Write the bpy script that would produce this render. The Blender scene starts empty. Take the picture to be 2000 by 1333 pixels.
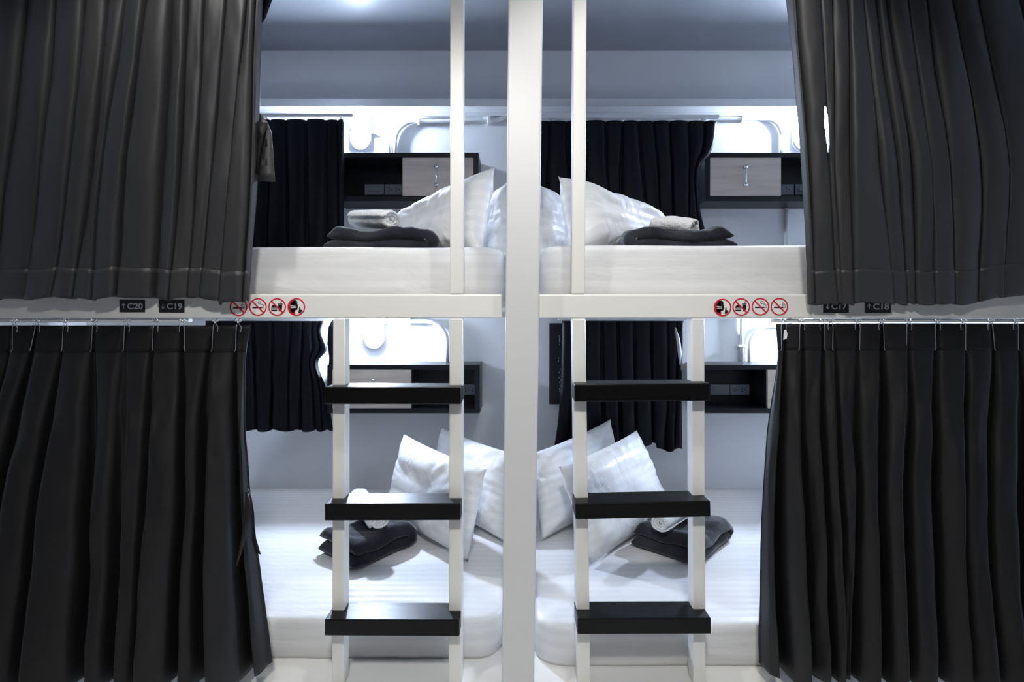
import bpy, bmesh, math, random
from mathutils import Vector, Matrix, noise
random.seed(7)
C = bpy.context.scene.collection
PI = math.pi
# ------------------------------------------------------------------ camera, world, exposure
CZ = 0.955                       # camera height above the floor
F = 1060.0                       # focal length in pixels of the 2000 px frame
cam_d = bpy.data.cameras.new('camera'); cam = bpy.data.objects.new('camera', cam_d); C.objects.link(cam)
cam_d.sensor_width = 36.0; cam_d.lens = F/2000*36
cam.location = (0, 0, CZ); cam.rotation_euler = (PI/2, 0, 0)
cam_d.shift_x = -10/2000; cam_d.shift_y = -49.5/2000
cam_d.clip_start = 0.02
bpy.context.scene.camera = cam
sc = bpy.context.scene
sc.view_settings.view_transform = 'Standard'; sc.view_settings.look = 'None'
sc.view_settings.gamma = 1; sc.view_settings.use_curve_mapping = False
sc.view_settings.exposure = 0.35
w = bpy.data.worlds.new('world'); sc.world = w; w.use_nodes = True
w.node_tree.nodes['Background'].inputs[0].default_value = (0.8, 0.86, 1, 1)
w.node_tree.nodes['Background'].inputs[1].default_value = 0.02
# two corridor ceiling downlights in front of the bunks, and an added fill spot
def downlight_or_fill(name, x, y, z, power, size=0.10, angle=150, blend=0.8, aim=None, col=(1.0, 0.98, 0.945)):
    l = bpy.data.lights.new(name, 'SPOT'); l.energy = power; l.color = col
    l.shadow_soft_size = size/2; l.spot_size = math.radians(angle); l.spot_blend = blend
    o = bpy.data.objects.new(name, l); C.objects.link(o); o.location = (x, y, z)
    if aim is not None:
        o.rotation_euler = (Vector(aim) - Vector((x, y, z))).to_track_quat('-Z', 'Y').to_euler()
    return o
downlight_or_fill('downlight_or_fill', 0.37, 0.88, CZ+1.27, 21, size=0.08, aim=(0.37, 0.90, 0), angle=110, blend=0.35)
downlight_or_fill('downlight_or_fill', -0.65, 0.88, CZ+1.27, 21, size=0.08, aim=(-0.65, 0.90, 0), angle=110, blend=0.35)
downlight_or_fill('downlight_or_fill', 0.0, -0.45, CZ+1.27, 118, size=0.2, aim=(0.0, 1.45, 0.48), angle=76, blend=0.95)  # unseen fill spot behind the camera, added to brighten the bunk fronts
LAMP = 1850.0                       # emission strength of the four wall bulbs
LAMPCOL = (0.66, 0.785, 1.0, 1)

# ------------------------------------------------------------------ helpers
def W(px, py, D): return Vector(((px-1010)/F*D, D, CZ + (617-py)/F*D))
def link(o, parent=None):
    C.objects.link(o)
    if parent is not None: o.parent = parent
    return o
def tag(o, label=None, cat=None, group=None, kind=None):
    if label: o['label'] = label
    if cat: o['category'] = cat
    if group: o['group'] = group
    if kind: o['kind'] = kind
    return o
def thing(name, loc, label, cat, group=None):
    o = bpy.data.objects.new(name, None); o.location = loc; o.empty_display_size = 0.02; C.objects.link(o)
    return tag(o, label, cat, group)
def obj(name, bm, mat, parent=None, smooth=False, loc=None):
    """link a bmesh given in world coordinates; its own origin goes to loc or its parent's place"""
    me = bpy.data.meshes.new(name)
    off = Vector(loc) if loc is not None else Vector((0, 0, 0))
    p = parent
    while p is not None: off = off + Vector(p.location); p = p.parent
    if parent is not None and loc is not None: off = Vector(off) - Vector(loc)
    bmesh.ops.translate(bm, verts=bm.verts, vec=-off)
    bmesh.ops.recalc_face_normals(bm, faces=bm.faces)
    bm.to_mesh(me); bm.free()
    me.materials.append(mat)
    if smooth:
        for p_ in me.polygons: p_.use_smooth = True
    o = bpy.data.objects.new(name, me)
    if loc is not None and parent is None: o.location = loc
    link(o, parent)
    return o
def NB(): return bmesh.new()
def bx(bm, x0, x1, y0, y1, z0, z1, bev=0.0, seg=2):
    vs = [bm.verts.new(p) for p in ((x0,y0,z0),(x1,y0,z0),(x1,y1,z0),(x0,y1,z0),(x0,y0,z1),(x1,y0,z1),(x1,y1,z1),(x0,y1,z1))]
    fs = [bm.faces.new([vs[i] for i in q]) for q in ((0,1,2,3),(4,7,6,5),(0,4,5,1),(1,5,6,2),(2,6,7,3),(3,7,4,0))]
    if bev > 0:
        es = list({e for f in fs for e in f.edges})
        bmesh.ops.bevel(bm, geom=es, offset=bev, segments=seg, profile=0.5, affect='EDGES')
    return bm
def hexa(bm, P, bev=0.0, seg=2):
    """P: 8 points, bottom ring then top ring"""
    vs = [bm.verts.new(p) for p in P]
    fs = [bm.faces.new([vs[i] for i in q]) for q in ((0,1,2,3),(4,7,6,5),(0,4,5,1),(1,5,6,2),(2,6,7,3),(3,7,4,0))]
    if bev > 0:
        es = list({e for f in fs for e in f.edges})
        bmesh.ops.bevel(bm, geom=es, offset=bev, segments=seg, profile=0.5, affect='EDGES')
    return bm
def tube(bm, pts, r, n=10, cap=True):
    pts = [Vector(p) for p in pts]; rings = []
    up = None
    for i, p in enumerate(pts):
        t = (pts[min(i+1, len(pts)-1)] - pts[max(i-1, 0)]).normalized()
        if up is None:
            up = Vector((0, 0, 1)) if abs(t.z) < 0.9 else Vector((1, 0, 0))
        a = (up - t*up.dot(t)).normalized(); b = t.cross(a); up = a
        rr = r[i] if isinstance(r, (list, tuple)) else r
        rings.append([bm.verts.new(p + (a*math.cos(2*PI*k/n) + b*math.sin(2*PI*k/n))*rr) for k in range(n)])
    for i in range(len(rings)-1):
        for k in range(n):
            bm.faces.new((rings[i][k], rings[i][(k+1) % n], rings[i+1][(k+1) % n], rings[i+1][k]))
    if cap:
        bm.faces.new(rings[0]); bm.faces.new(rings[-1])
    return bm
def arc(cx, cz, r, a0, a1, y, n=8):
    return [Vector((cx + r*math.cos(math.radians(a0+(a1-a0)*i/n)), y, cz + r*math.sin(math.radians(a0+(a1-a0)*i/n)))) for i in range(n+1)]
def flat(bm, pts, y0, y1):
    """prism of an x,z outline between two depths"""
    a = [bm.verts.new((p[0], y0, p[1])) for p in pts]; b = [bm.verts.new((p[0], y1, p[1])) for p in pts]
    n = len(pts)
    bm.faces.new(a); bm.faces.new(b[::-1])
    for i in range(n): bm.faces.new((a[i], b[i], b[(i+1) % n], a[(i+1) % n]))
    return bm
def disc(cx, cz, r, n=40, a0=0, a1=360):
    full = abs(a1-a0) >= 360
    m = n if full else n+1
    return [(cx+r*math.cos(math.radians(a0+(a1-a0)*i/n)), cz+r*math.sin(math.radians(a0+(a1-a0)*i/n))) for i in range(m)]
def ringp(bm, cx, cz, r0, r1, y0, y1, n=48):
    vs = []
    for i in range(n):
        c, s = math.cos(2*PI*i/n), math.sin(2*PI*i/n)
        vs.append([bm.verts.new((cx+r*c, y, cz+r*s)) for r, y in ((r0,y0),(r1,y0),(r1,y1),(r0,y1))])
    for i in range(n):
        a, b = vs[i], vs[(i+1) % n]
        for k in range(4): bm.faces.new((a[k], a[(k+1) % 4], b[(k+1) % 4], b[k]))
    return bm

# ------------------------------------------------------------------ materials
def mat(name, col, rough=0.5, spec=0.5, metal=0.0, noise_amt=0.0, noise_scale=8.0, bump=0.0, bump_scale=60.0,
        stretch=(1, 1, 1), sheen=0.0, coat=0.0, emit=None, estr=0.0, bump_dist=0.002, detail=4, col2=None, tint=None):
    m = bpy.data.materials.new(name); m.use_nodes = True
    nt = m.node_tree; b = nt.nodes['Principled BSDF']
    b.inputs['Base Color'].default_value = (*col, 1); b.inputs['Roughness'].default_value = rough
    b.inputs['Specular IOR Level'].default_value = spec; b.inputs['Metallic'].default_value = metal
    b.inputs['Sheen Weight'].default_value = sheen; b.inputs['Sheen Roughness'].default_value = 0.4
    b.inputs['Coat Weight'].default_value = coat; b.inputs['Coat Roughness'].default_value = 0.15
    tc = nt.nodes.new('ShaderNodeTexCoord'); mp = nt.nodes.new('ShaderNodeMapping')
    mp.inputs['Scale'].default_value = stretch
    nt.links.new(tc.outputs['Object'], mp.inputs[0])
    if noise_amt > 0:
        n = nt.nodes.new('ShaderNodeTexNoise'); n.inputs['Scale'].default_value = noise_scale; n.inputs['Detail'].default_value = detail
        nt.links.new(mp.outputs[0], n.inputs['Vector'])
        r = nt.nodes.new('ShaderNodeValToRGB')
        c2 = col2 if col2 else tuple(c*(1-noise_amt) for c in col)
        r.color_ramp.elements[0].color = (*c2, 1); r.color_ramp.elements[1].color = (*col, 1)
        r.color_ramp.elements[0].position = 0.35; r.color_ramp.elements[1].position = 0.62
        nt.links.new(n.outputs[0], r.inputs[0]); nt.links.new(r.outputs[0], b.inputs['Base Color'])
    if bump > 0:
        n2 = nt.nodes.new('ShaderNodeTexNoise'); n2.inputs['Scale'].default_value = bump_scale; n2.inputs['Detail'].default_value = detail
        nt.links.new(mp.outputs[0], n2.inputs['Vector'])
        bp = nt.nodes.new('ShaderNodeBump'); bp.inputs['Strength'].default_value = bump; bp.inputs['Distance'].default_value = bump_dist
        nt.links.new(n2.outputs[0], bp.inputs['Height']); nt.links.new(bp.outputs[0], b.inputs['Normal'])
    if emit:
        b.inputs['Emission Color'].default_value = emit; b.inputs['Emission Strength'].default_value = estr
    return m
def satin(name, axis='Y', period=0.030, wr=(3, 8, 8), wscale=1.5, wbump=0.5, col=(0.72, 0.72, 0.725)):
    """white damask-stripe satin: stripes differ in gloss and a little in tone; soft creases as bump"""
    m = bpy.data.materials.new(name); m.use_nodes = True
    nt = m.node_tree; b = nt.nodes['Principled BSDF']; N = nt.nodes.new; L = nt.links.new
    uv = N('ShaderNodeUVMap'); sp = N('ShaderNodeSeparateXYZ'); L(uv.outputs[0], sp.inputs[0])
    mul = N('ShaderNodeMath'); mul.operation = 'MULTIPLY'; mul.inputs[1].default_value = 2*PI/period
    L(sp.outputs[axis], mul.inputs[0])
    sn = N('ShaderNodeMath'); sn.operation = 'SINE'; L(mul.outputs[0], sn.inputs[0])
    r = N('ShaderNodeMapRange'); r.inputs[1].default_value = -0.25; r.inputs[2].default_value = 0.25; L(sn.outputs[0], r.inputs[0])
    mx = N('ShaderNodeMix'); mx.data_type = 'RGBA'; L(r.outputs[0], mx.inputs[0])
    mx.inputs[6].default_value = (col[0]*0.955, col[1]*0.955, col[2]*0.96, 1); mx.inputs[7].default_value = (*col, 1)
    L(mx.outputs[2], b.inputs['Base Color'])
    rr = N('ShaderNodeMapRange'); rr.inputs[3].default_value = 0.62; rr.inputs[4].default_value = 0.42; L(r.outputs[0], rr.inputs[0]); L(rr.outputs[0], b.inputs['Roughness'])
    b.inputs['Specular IOR Level'].default_value = 0.35
    tc = N('ShaderNodeTexCoord'); mp = N('ShaderNodeMapping'); mp.inputs['Scale'].default_value = wr; L(tc.outputs['Object'], mp.inputs[0])
    n = N('ShaderNodeTexNoise'); n.inputs['Scale'].default_value = wscale; n.inputs['Detail'].default_value = 3; n.inputs['Distortion'].default_value = 0.8
    L(mp.outputs[0], n.inputs['Vector'])
    bp = N('ShaderNodeBump'); bp.inputs['Strength'].default_value = wbump; bp.inputs['Distance'].default_value = 0.012
    L(n.outputs[0], bp.inputs['Height']); L(bp.outputs[0], b.inputs['Normal'])
    return m
M = {}
M['wall'] = mat('white_wall_paint', (0.86, 0.87, 0.89), 0.5, noise_amt=0.05, noise_scale=3, bump=0.25, bump_scale=90, bump_dist=0.001)
M['ceiling'] = mat('grey_gloss_ceiling_paint', (0.29, 0.31, 0.345), 0.34, 0.5, noise_amt=0.12, noise_scale=2.5, bump=0.3, bump_scale=26, bump_dist=0.001, detail=6)
M['corridor'] = mat('dark_corridor_curtain_wall', (0.05, 0.05, 0.052), 0.7)
M['floor'] = mat('white_gloss_floor', (0.86, 0.85, 0.82), 0.24, 0.5, noise_amt=0.05, noise_scale=4)
M['cream'] = mat('cream_gloss_paint', (0.78, 0.77, 0.74), 0.32, 0.5, noise_amt=0.04, noise_scale=6, bump=0.25, bump_scale=35, bump_dist=0.0012, stretch=(0.3, 1, 1))
M['creamv'] = mat('cream_gloss_paint_upright', (0.77, 0.76, 0.73), 0.32, 0.5, noise_amt=0.04, noise_scale=6, bump=0.3, bump_scale=40, bump_dist=0.0012, stretch=(1, 1, 0.3))
M['post'] = mat('pale_grey_post_paint', (0.63, 0.63, 0.63), 0.42, 0.5, noise_amt=0.03, noise_scale=4, bump=0.3, bump_scale=50, bump_dist=0.001)
M['step'] = mat('black_gloss_painted_wood', (0.004, 0.004, 0.0045), 0.36, 0.2, noise_amt=0.4, noise_scale=14, bump=0.5, bump_scale=34, bump_dist=0.0016, stretch=(0.22, 1.6, 1.6))
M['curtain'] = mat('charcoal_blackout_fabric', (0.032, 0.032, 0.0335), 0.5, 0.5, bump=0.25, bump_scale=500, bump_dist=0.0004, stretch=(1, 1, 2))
M['curtain_shaded'] = mat('shaded_blackout_fabric', (0.005, 0.005, 0.006), 0.5, 0.42, bump=0.2, bump_scale=500, bump_dist=0.0004)  # same fabric as the upper curtains, darkened to paint the dimmer light below
M['curtain_back'] = mat('black_navy_window_fabric', (0.0015, 0.002, 0.005), 0.55, 0.2, bump=0.2, bump_scale=400, bump_dist=0.0004)
M['header'] = mat('black_header_tape', (0.003, 0.003, 0.004), 0.6, 0.3)
M['lining'] = mat('pale_curtain_lining', (0.5, 0.52, 0.56), 0.6)
M['sheet'] = satin('white_striped_sheet', 'Y', 0.034)
M['pillow'] = satin('white_striped_pillowcase', 'X', 0.034, wr=(6, 6, 4), wscale=1.6, wbump=0.75, col=(0.74, 0.74, 0.745))
M['towel'] = mat('white_terry', (0.78, 0.78, 0.78), 1.0, 0.0, bump=1.0, bump_scale=150, bump_dist=0.004)
M['blanket'] = mat('charcoal_plush', (0.012, 0.013, 0.018), 0.8, 0.1, noise_amt=0.5, noise_scale=9, bump=0.7, bump_scale=90, bump_dist=0.003, sheen=0.35, col2=(0.030, 0.031, 0.038))
M['case'] = mat('black_laminate', (0.006, 0.007, 0.010), 0.4, 0.4)
M['wood'] = mat('bleached_wood_veneer', (0.62, 0.53, 0.46), 0.5, 0.4, noise_amt=0.25, noise_scale=5, stretch=(1.0, 1, 9), bump=0.1, bump_scale=40, col2=(0.52, 0.44, 0.385))
M['chrome'] = mat('chrome', (0.8, 0.8, 0.82), 0.15, metal=1)
M['wire'] = mat('steel_wire', (0.34, 0.34, 0.36), 0.35, metal=0.8)
M['plate'] = mat('grey_socket_plastic', (0.30, 0.32, 0.37), 0.4)
M['dark'] = mat('socket_hole_black', (0.004, 0.004, 0.005), 0.5)
M['plastic'] = mat('white_plastic', (0.76, 0.77, 0.78), 0.4)
M['bulb'] = mat('glowing_bulb', (0.9, 0.95, 1), 0.4, emit=LAMPCOL, estr=LAMP)
M['sign'] = mat('black_sign_card', (0.010, 0.010, 0.013), 0.45)
M['signtext'] = mat('sign_lettering_grey', (0.62, 0.62, 0.62), 0.5)
M['red'] = mat('red_sticker_ink', (0.56, 0.012, 0.03), 0.4)
M['ink'] = mat('black_sticker_ink', (0.008, 0.008, 0.010), 0.4)
M['vinyl'] = mat('clear_white_vinyl', (0.80, 0.78, 0.75), 0.3)
M['fixture'] = mat('lamp_trim', (0.7, 0.7, 0.7), 0.4)

# ------------------------------------------------------------------ room shell
WY = 2.67; CEIL = CZ+1.305; XL, XR, YB = -2.12, 2.14, -0.95
def shell(name, b, m): tag(obj(name, b, m), kind='structure')
shell('floor', bx(NB(), XL-.1, XR+.1, YB-.1, WY+.1, -0.1, 0), M['floor'])
shell('ceiling', bx(NB(), XL-.1, XR+.1, YB-.1, WY+.1, CEIL, CEIL+.1), M['ceiling'])
shell('wall_back', bx(NB(), XL-.1, XR+.1, WY, WY+.1, 0, CEIL), M['wall'])
shell('wall_left', bx(NB(), XL-.1, XL, YB, WY, 0, CEIL), M['wall'])
shell('wall_right', bx(NB(), XR, XR+.1, YB, WY, 0, CEIL), M['wall'])
shell('wall_front', bx(NB(), XL-.1, XR+.1, YB-.1, YB, 0, CEIL), M['corridor'])
# ledge running along the back wall above the lamps
b = NB(); bx(b, XL, XR, WY-.100, WY, CZ+.992, CZ+1.030, .003); shell('trim_1', b, M['wall'])
b = NB(); bx(b, XL, XR, WY-.026, WY, CZ+.975, CZ+.992, .002); shell('trim_2', b, M['wall'])

# ------------------------------------------------------------------ centre post
PD = 1.355
def px_post(px, py, D): return W(px, py, D)
top_y, bot_y = 617-(CEIL-CZ)/PD*F, 617+CZ/PD*F
def lx(y): return 993 + (980-993)*(y/1333)
def rx(y): return 1060.5 + (1043.5-1060.5)*(y/1333)
b = NB(); rows = []
for y in (bot_y, top_y):
    a, c = W(lx(y), y, PD), W(rx(y), y, PD)
    rows += [a, c, c+Vector((0, .07, 0)), a+Vector((0, .07, 0))]
hexa(b, rows, .004)
post = obj('post', b, M['post'], loc=(0.0, PD+.035, 0)); tag(post, 'tall pale grey square post standing between the two bunks', 'post')

# ------------------------------------------------------------------ bunk frames
BD = 1.40; ZB0, ZB1 = CZ-.0068, CZ+.0555
def bunk(x0, x1, label):
    t = thing('bunk_frame', ((x0+x1)/2, BD, ZB0), label, 'bunk frame', 'upper bunk frames')
    b = NB(); bx(b, x0, x1, BD, BD+.045, ZB0, ZB1, .004, 3); obj('front_beam', b, M['cream'], t)
    b = NB(); bx(b, x0, x1, BD+.045, WY-.06, ZB0+.025, ZB1-.012); obj('deck', b, M['cream'], t)
    b = NB(); bx(b, x0, x1, WY-.06, WY-.004, ZB0, ZB1-.010, .004); obj('rear_beam', b, M['cream'], t)
    return t
bunk(XL+.005, W(980.5, 600, BD).x, 'cream painted bunk frame on the left, holding the upper mattress beside the grey post')
bunk(W(1052, 600, BD).x, XR-.005, 'cream painted bunk frame on the right, holding the upper mattress beside the grey post')

# ------------------------------------------------------------------ ladders
def rail(name, t, xa, ya, xb, yb, wpx, depth=.045, m=None):
    """upright bar of the beam plane from pixel row ya to yb"""
    b = NB(); P = []
    for x, y in ((xb, yb), (xa, ya)):
        p, q = W(x, y, BD), W(x+wpx, y, BD)
        P += [p, q, q+Vector((0, depth, 0)), p+Vector((0, depth, 0))]
    hexa(b, P, .003); return obj(name, b, m or M['creamv'], t)
FL = 617+CZ/BD*F - 0.2
def ladder(side, label):
    t = thing('ladder', (-.36 if side < 0 else .37, BD+.02, 0), label, 'ladder', 'bunk ladders')
    if side < 0:
        rail('rail', t, 650, 622.5, 648, FL, 23.5); rail('rail', t, 878, 622.5, 876, FL, 25.5)
        rail('grab_pole', t, 880.5-1.2*.6, -360, 878.5, 574.8, 26, .036)
        st = [(633, 900, 756.5, 790, 0), (634, 899, 985, 1018, 0.2), (634, 897, 1211, 1243.5, -0.2)]
    else:
        rail('rail', t, 1118, 622.5, 1128, FL, 25.5); rail('rail', t, 1351.5, 622.5, 1354.5, FL, 24.5)
        rail('grab_pole', t, 1122, -360, 1116.5, 574.8, 26, .036)
        st = [(1122, 1387, 750, 784.5, 0.4), (1124, 1388, 981.5, 1013, 1.3), (1128, 1389, 1208.5, 1240, 0.3)]
    for x0, x1, y0, y1, tilt in st:
        D0 = BD-.042; b = NB()
        a, c = W(x0, y0, D0), W(x1, y1, D0)
        bx(b, a.x, c.x, D0, D0+.082, c.z, a.z, .0025)
        # saw texture: a few verts nudged so that the board is not perfectly square
        for v in b.verts: v.co.z += .0012*noise.noise(v.co*9)
        bmesh.ops.rotate(b, verts=b.verts, cent=((a.x+c.x)/2, D0, (a.z+c.z)/2), matrix=Matrix.Rotation(math.radians(-tilt), 3, 'Y'))
        obj('step', b, M['step'], t)
    return t
ladder(-1, 'cream ladder with three black steps on the left bunk, at the left of the post')
ladder(1, 'cream ladder with three black steps on the right bunk, at the right of the post')

# ------------------------------------------------------------------ mattresses
def mattress(x0, x1, y0, y1, z0, z1, label, sag=0.0):
    """fitted-sheet mattress: rounded slab with soft creased skirt"""
    nx, ny, nz = 120, 64, 14
    r = .020; rc = .075
    cx, cy = (x0+x1)/2, (y0+y1)/2
    bm = NB(); uvl = bm.loops.layers.uv.new('UVMap')
    def outline(n=260):
        hx, hy = (x1-x0)/2, (y1-y0)/2
        pts = []
        per = [(hx-rc, -hy+rc, -90), (hx-rc, hy-rc, 0), (-hx+rc, hy-rc, 90), (-hx+rc, -hy+rc, 180)]
        for k, (px, py, a0) in enumerate(per):
            for i in range(9):
                a = math.radians(a0+90*i/8); pts.append(Vector((px+rc*math.cos(a), py+rc*math.sin(a))))
            q = per[(k+1) % 4]; a = math.radians(a0+90)
            s = Vector((px+rc*math.cos(a), py+rc*math.sin(a))); e = Vector((q[0]+rc*math.cos(a), q[1]+rc*math.sin(a)))
            m_ = max(2, int((e-s).length/.02))
            for i in range(1, m_): pts.append(s.lerp(e, i/m_))
        return pts
    out = outline(); h = z1-z0
    prof = [(-.004, 0), (.002, .10), (.004, .25), (.003, .45), (.003, .62), (.001, .78)]   # (outset, height share)
    prof += [(-r*(1-math.cos(math.radians(a))), (1 - r/h*(1-math.sin(math.radians(a))))) for a in (0, 22, 45, 67, 90)]
    rings = []
    cum = [0]
    for i in range(1, len(out)): cum.append(cum[-1] + (out[i]-out[i-1]).length)
    for o_, hh in prof:
        ring = []
        for i, p in enumerate(out):
            nrm = (out[(i+1) % len(out)] - out[i-1]).normalized(); nrm = Vector((nrm.y, -nrm.x))
            s = cum[i]
            corner = 1.0 if (abs(p.x) > (x1-x0)/2-rc-.08 and abs(p.y) > (y1-y0)/2-rc-.08) else 0.3
            wv = .004*corner*noise.noise(Vector((s*16, hh*1.2, x0*7))) + .003*noise.noise(Vector((s*2.5, hh*7, x0*3)))
            q = p + nrm*(o_ + wv*1.3*(1-hh)**.5)
            zz = z0 + h*hh + (0.0025*noise.noise(Vector((s*3, 5, x1))) if hh > .5 else 0)
            ring.append(bm.verts.new((cx+q.x, cy+q.y, max(zz, z0))))
        rings.append(ring)
    n = len(out)
    def face(vs, side, uvs):
        f = bm.faces.new(vs)
        for l, u in zip(f.loops, uvs): l[uvl].uv = u
    for k in range(len(rings)-1):
        for i in range(n):
            j = (i+1) % n
            s0 = cum[i]; s1 = cum[j] if j else cum[i]+.02
            va, vb = prof[k], prof[k+1]
            za, zb = va[1]*h, vb[1]*h + (-va[0]+vb[0])*0
            if va[1] > .8: ua, ub = (s0, y0 - (1-va[1])*h), (s0, y0-(1-vb[1])*h)
            ys = lambda z: (z)
            face((rings[k][i], rings[k][j], rings[k+1][j], rings[k+1][i]), True, ((s0, za), (s1, za), (s1, zb), (s0, zb)))
    # top: concentric insets
    prev = rings[-1]
    for t in (.96, .9, .8, .65, .45, .2):
        ring = []
        for i, v in enumerate(rings[-1]):
            x = cx + (v.co.x-cx)*t; y = cy + (v.co.y-cy)*t
            ring.append(bm.verts.new((x, y, z1 + .004*noise.noise(Vector((x*4, y*4, z1))) + .002)))
        for i in range(n):
            j = (i+1) % n
            q = (prev[i], prev[j], ring[j], ring[i])
            face(q, False, [(v.co.x, v.co.y) for v in q])
        prev = ring
    cv = bm.verts.new((cx, cy, z1+.002))
    for i in range(n):
        q = (prev[i], prev[(i+1) % n], cv); face(q, False, [(v.co.x, v.co.y) for v in q])
    bm.faces.new(rings[0][::-1])
    o = obj('mattress', bm, M['sheet'], smooth=True, loc=(cx, cy, z0)); tag(o, label, 'mattress', 'white mattresses')
    return o
UZ0, UZ1 = ZB1-.0118, CZ+.1865
mattress(XL+.03, -.036, 1.462, 2.43, UZ0, UZ1, 'white sheeted mattress on the left upper bunk')
mattress(.062, XR-.03, 1.452, 2.43, UZ0, UZ1+.003, 'white sheeted mattress on the right upper bunk')
LZ = CZ-.843
mattress(XL+.03, -.038, 1.508, WY-.004, .0005, LZ, 'white sheeted mattress on the floor, lower left bunk')
mattress(.050, XR-.03, 1.475, WY-.004, .0005, LZ, 'white sheeted mattress on the floor, lower right bunk')

# ------------------------------------------------------------------ pillows
def pillow(TL, TR, BR, BL, thick, label, seed, flip=1):
    """four corner points, soft padded body between them, creases towards the corners"""
    bm = NB(); uvl = bm.loops.layers.uv.new('UVMap'); n = 44
    TL, TR, BR, BL = map(Vector, (TL, TR, BR, BL))
    nv = (TR-TL).cross(BL-TL).normalized()
    wdt = ((TR-TL).length + (BR-BL).length)/2; hgt = ((TL-BL).length + (TR-BR).length)/2
    def base(u, v):
        s, t = (u+1)/2, (v+1)/2
        p = (BL.lerp(BR, s)).lerp(TL.lerp(TR, s), t)
        c = BL.lerp(BR, .5).lerp(TL.lerp(TR, .5), .5)
        k = .055*(1-abs(u)**2.5) * abs(v)**3 + .055*(1-abs(v)**2.5) * abs(u)**3     # edges drawn in between the corners
        return p.lerp(c, k)
    side = {}
    for sgn in (1, -1):
        for i in range(n+1):
            for j in range(n+1):
                u, v = -1+2*i/n, -1+2*j/n
                rim = i in (0, n) or j in (0, n)
                if rim and sgn == -1: side[(sgn, i, j)] = side[(1, i, j)]; continue
                f = ((1-u**4)*(1-v**4))**.62
                cr = 0
                if not rim:
                    d = min(1-abs(u), 1-abs(v))
                    ang = math.atan2(v, u)
                    cr = .012*math.exp(-d*3.2)*noise.noise(Vector((math.cos(ang)*6, math.sin(ang)*6, seed)))*min(1, d*8)
                    cr += .010*noise.noise(Vector((u*2.2, v*2.6, seed+sgn*3)))
                side[(sgn, i, j)] = bm.verts.new(base(u, v) + nv*sgn*(thick*f*.5 + cr*min(1, f*3)))
        for i in range(n):
            for j in range(n):
                q = [side[(sgn, i, j)], side[(sgn, i+1, j)], side[(sgn, i+1, j+1)], side[(sgn, i, j+1)]]
                fc = bm.faces.new(q)
                for l, (a, c) in zip(fc.loops, ((i, j), (i+1, j), (i+1, j+1), (i, j+1))): l[uvl].uv = (c/n*hgt, a/n*wdt)
    for v in bm.verts:
        pass
    o = obj('pillow', bm, M['pillow'], smooth=True, loc=((TL+TR+BL+BR)/4)); tag(o, label, 'pillow', 'white pillows')
    return o
LB = LZ-CZ
def onbed(px, py, lift=.012):          # a point on the lower mattress seen at this pixel
    D = -(LB+lift)*F/(py-617); return W(px, py, D)
def at(px, D, z): return Vector(((px-1010)/F*D, D, z))
# upper bunks
pillow(W(768, 428, 2.12), W(967, 326, 1.80), at(940, 1.70, UZ1+.015), at(790, 2.02, UZ1+.02), .15, 'white striped pillow leaning left of the post on the upper bunk, beside the towel', 1)
pillow(W(950, 402, 2.28), W(1012, 345, 2.02), at(1000, 1.93, UZ1+.015), at(935, 2.22, UZ1+.015), .13, 'white pillow half hidden left behind the post on the upper bunk', 2)
pillow(W(1032, 352, 2.05), W(1112, 398, 2.33), at(1122, 2.28, UZ1+.018), at(1046, 1.96, UZ1+.018), .13, 'white pillow half hidden right behind the post on the upper bunk', 3)
pillow(W(1090, 344, 1.80), W(1296, 424, 2.12), at(1290, 2.02, UZ1+.024), at(1114, 1.70, UZ1+.018), .15, 'white striped pillow leaning right of the post on the upper bunk, beside the towel', 4)
# lower bunks
pillow(W(788, 848, 2.33), W(950, 918, 1.94), onbed(914, 1098), onbed(752, 1005), .12, 'front white striped pillow on the lower left bunk behind the ladder', 5)
pillow(W(860, 834, 2.52), W(1004, 886, 2.18), onbed(988, 1060), onbed(846, 990), .13, 'rear white pillow on the lower left bunk, between front pillow and post', 6)
pillow(W(1034, 888, 2.18), W(1193, 819, 2.50), onbed(1218, 982), onbed(1058, 1056), .13, 'rear white pillow on the lower right bunk, nearest the post', 7)
pillow(W(1091, 912, 1.93), W(1244, 841, 2.36), onbed(1314, 1003), onbed(1152, 1106), .12, 'front white striped pillow on the lower right bunk behind the ladder', 8)

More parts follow.
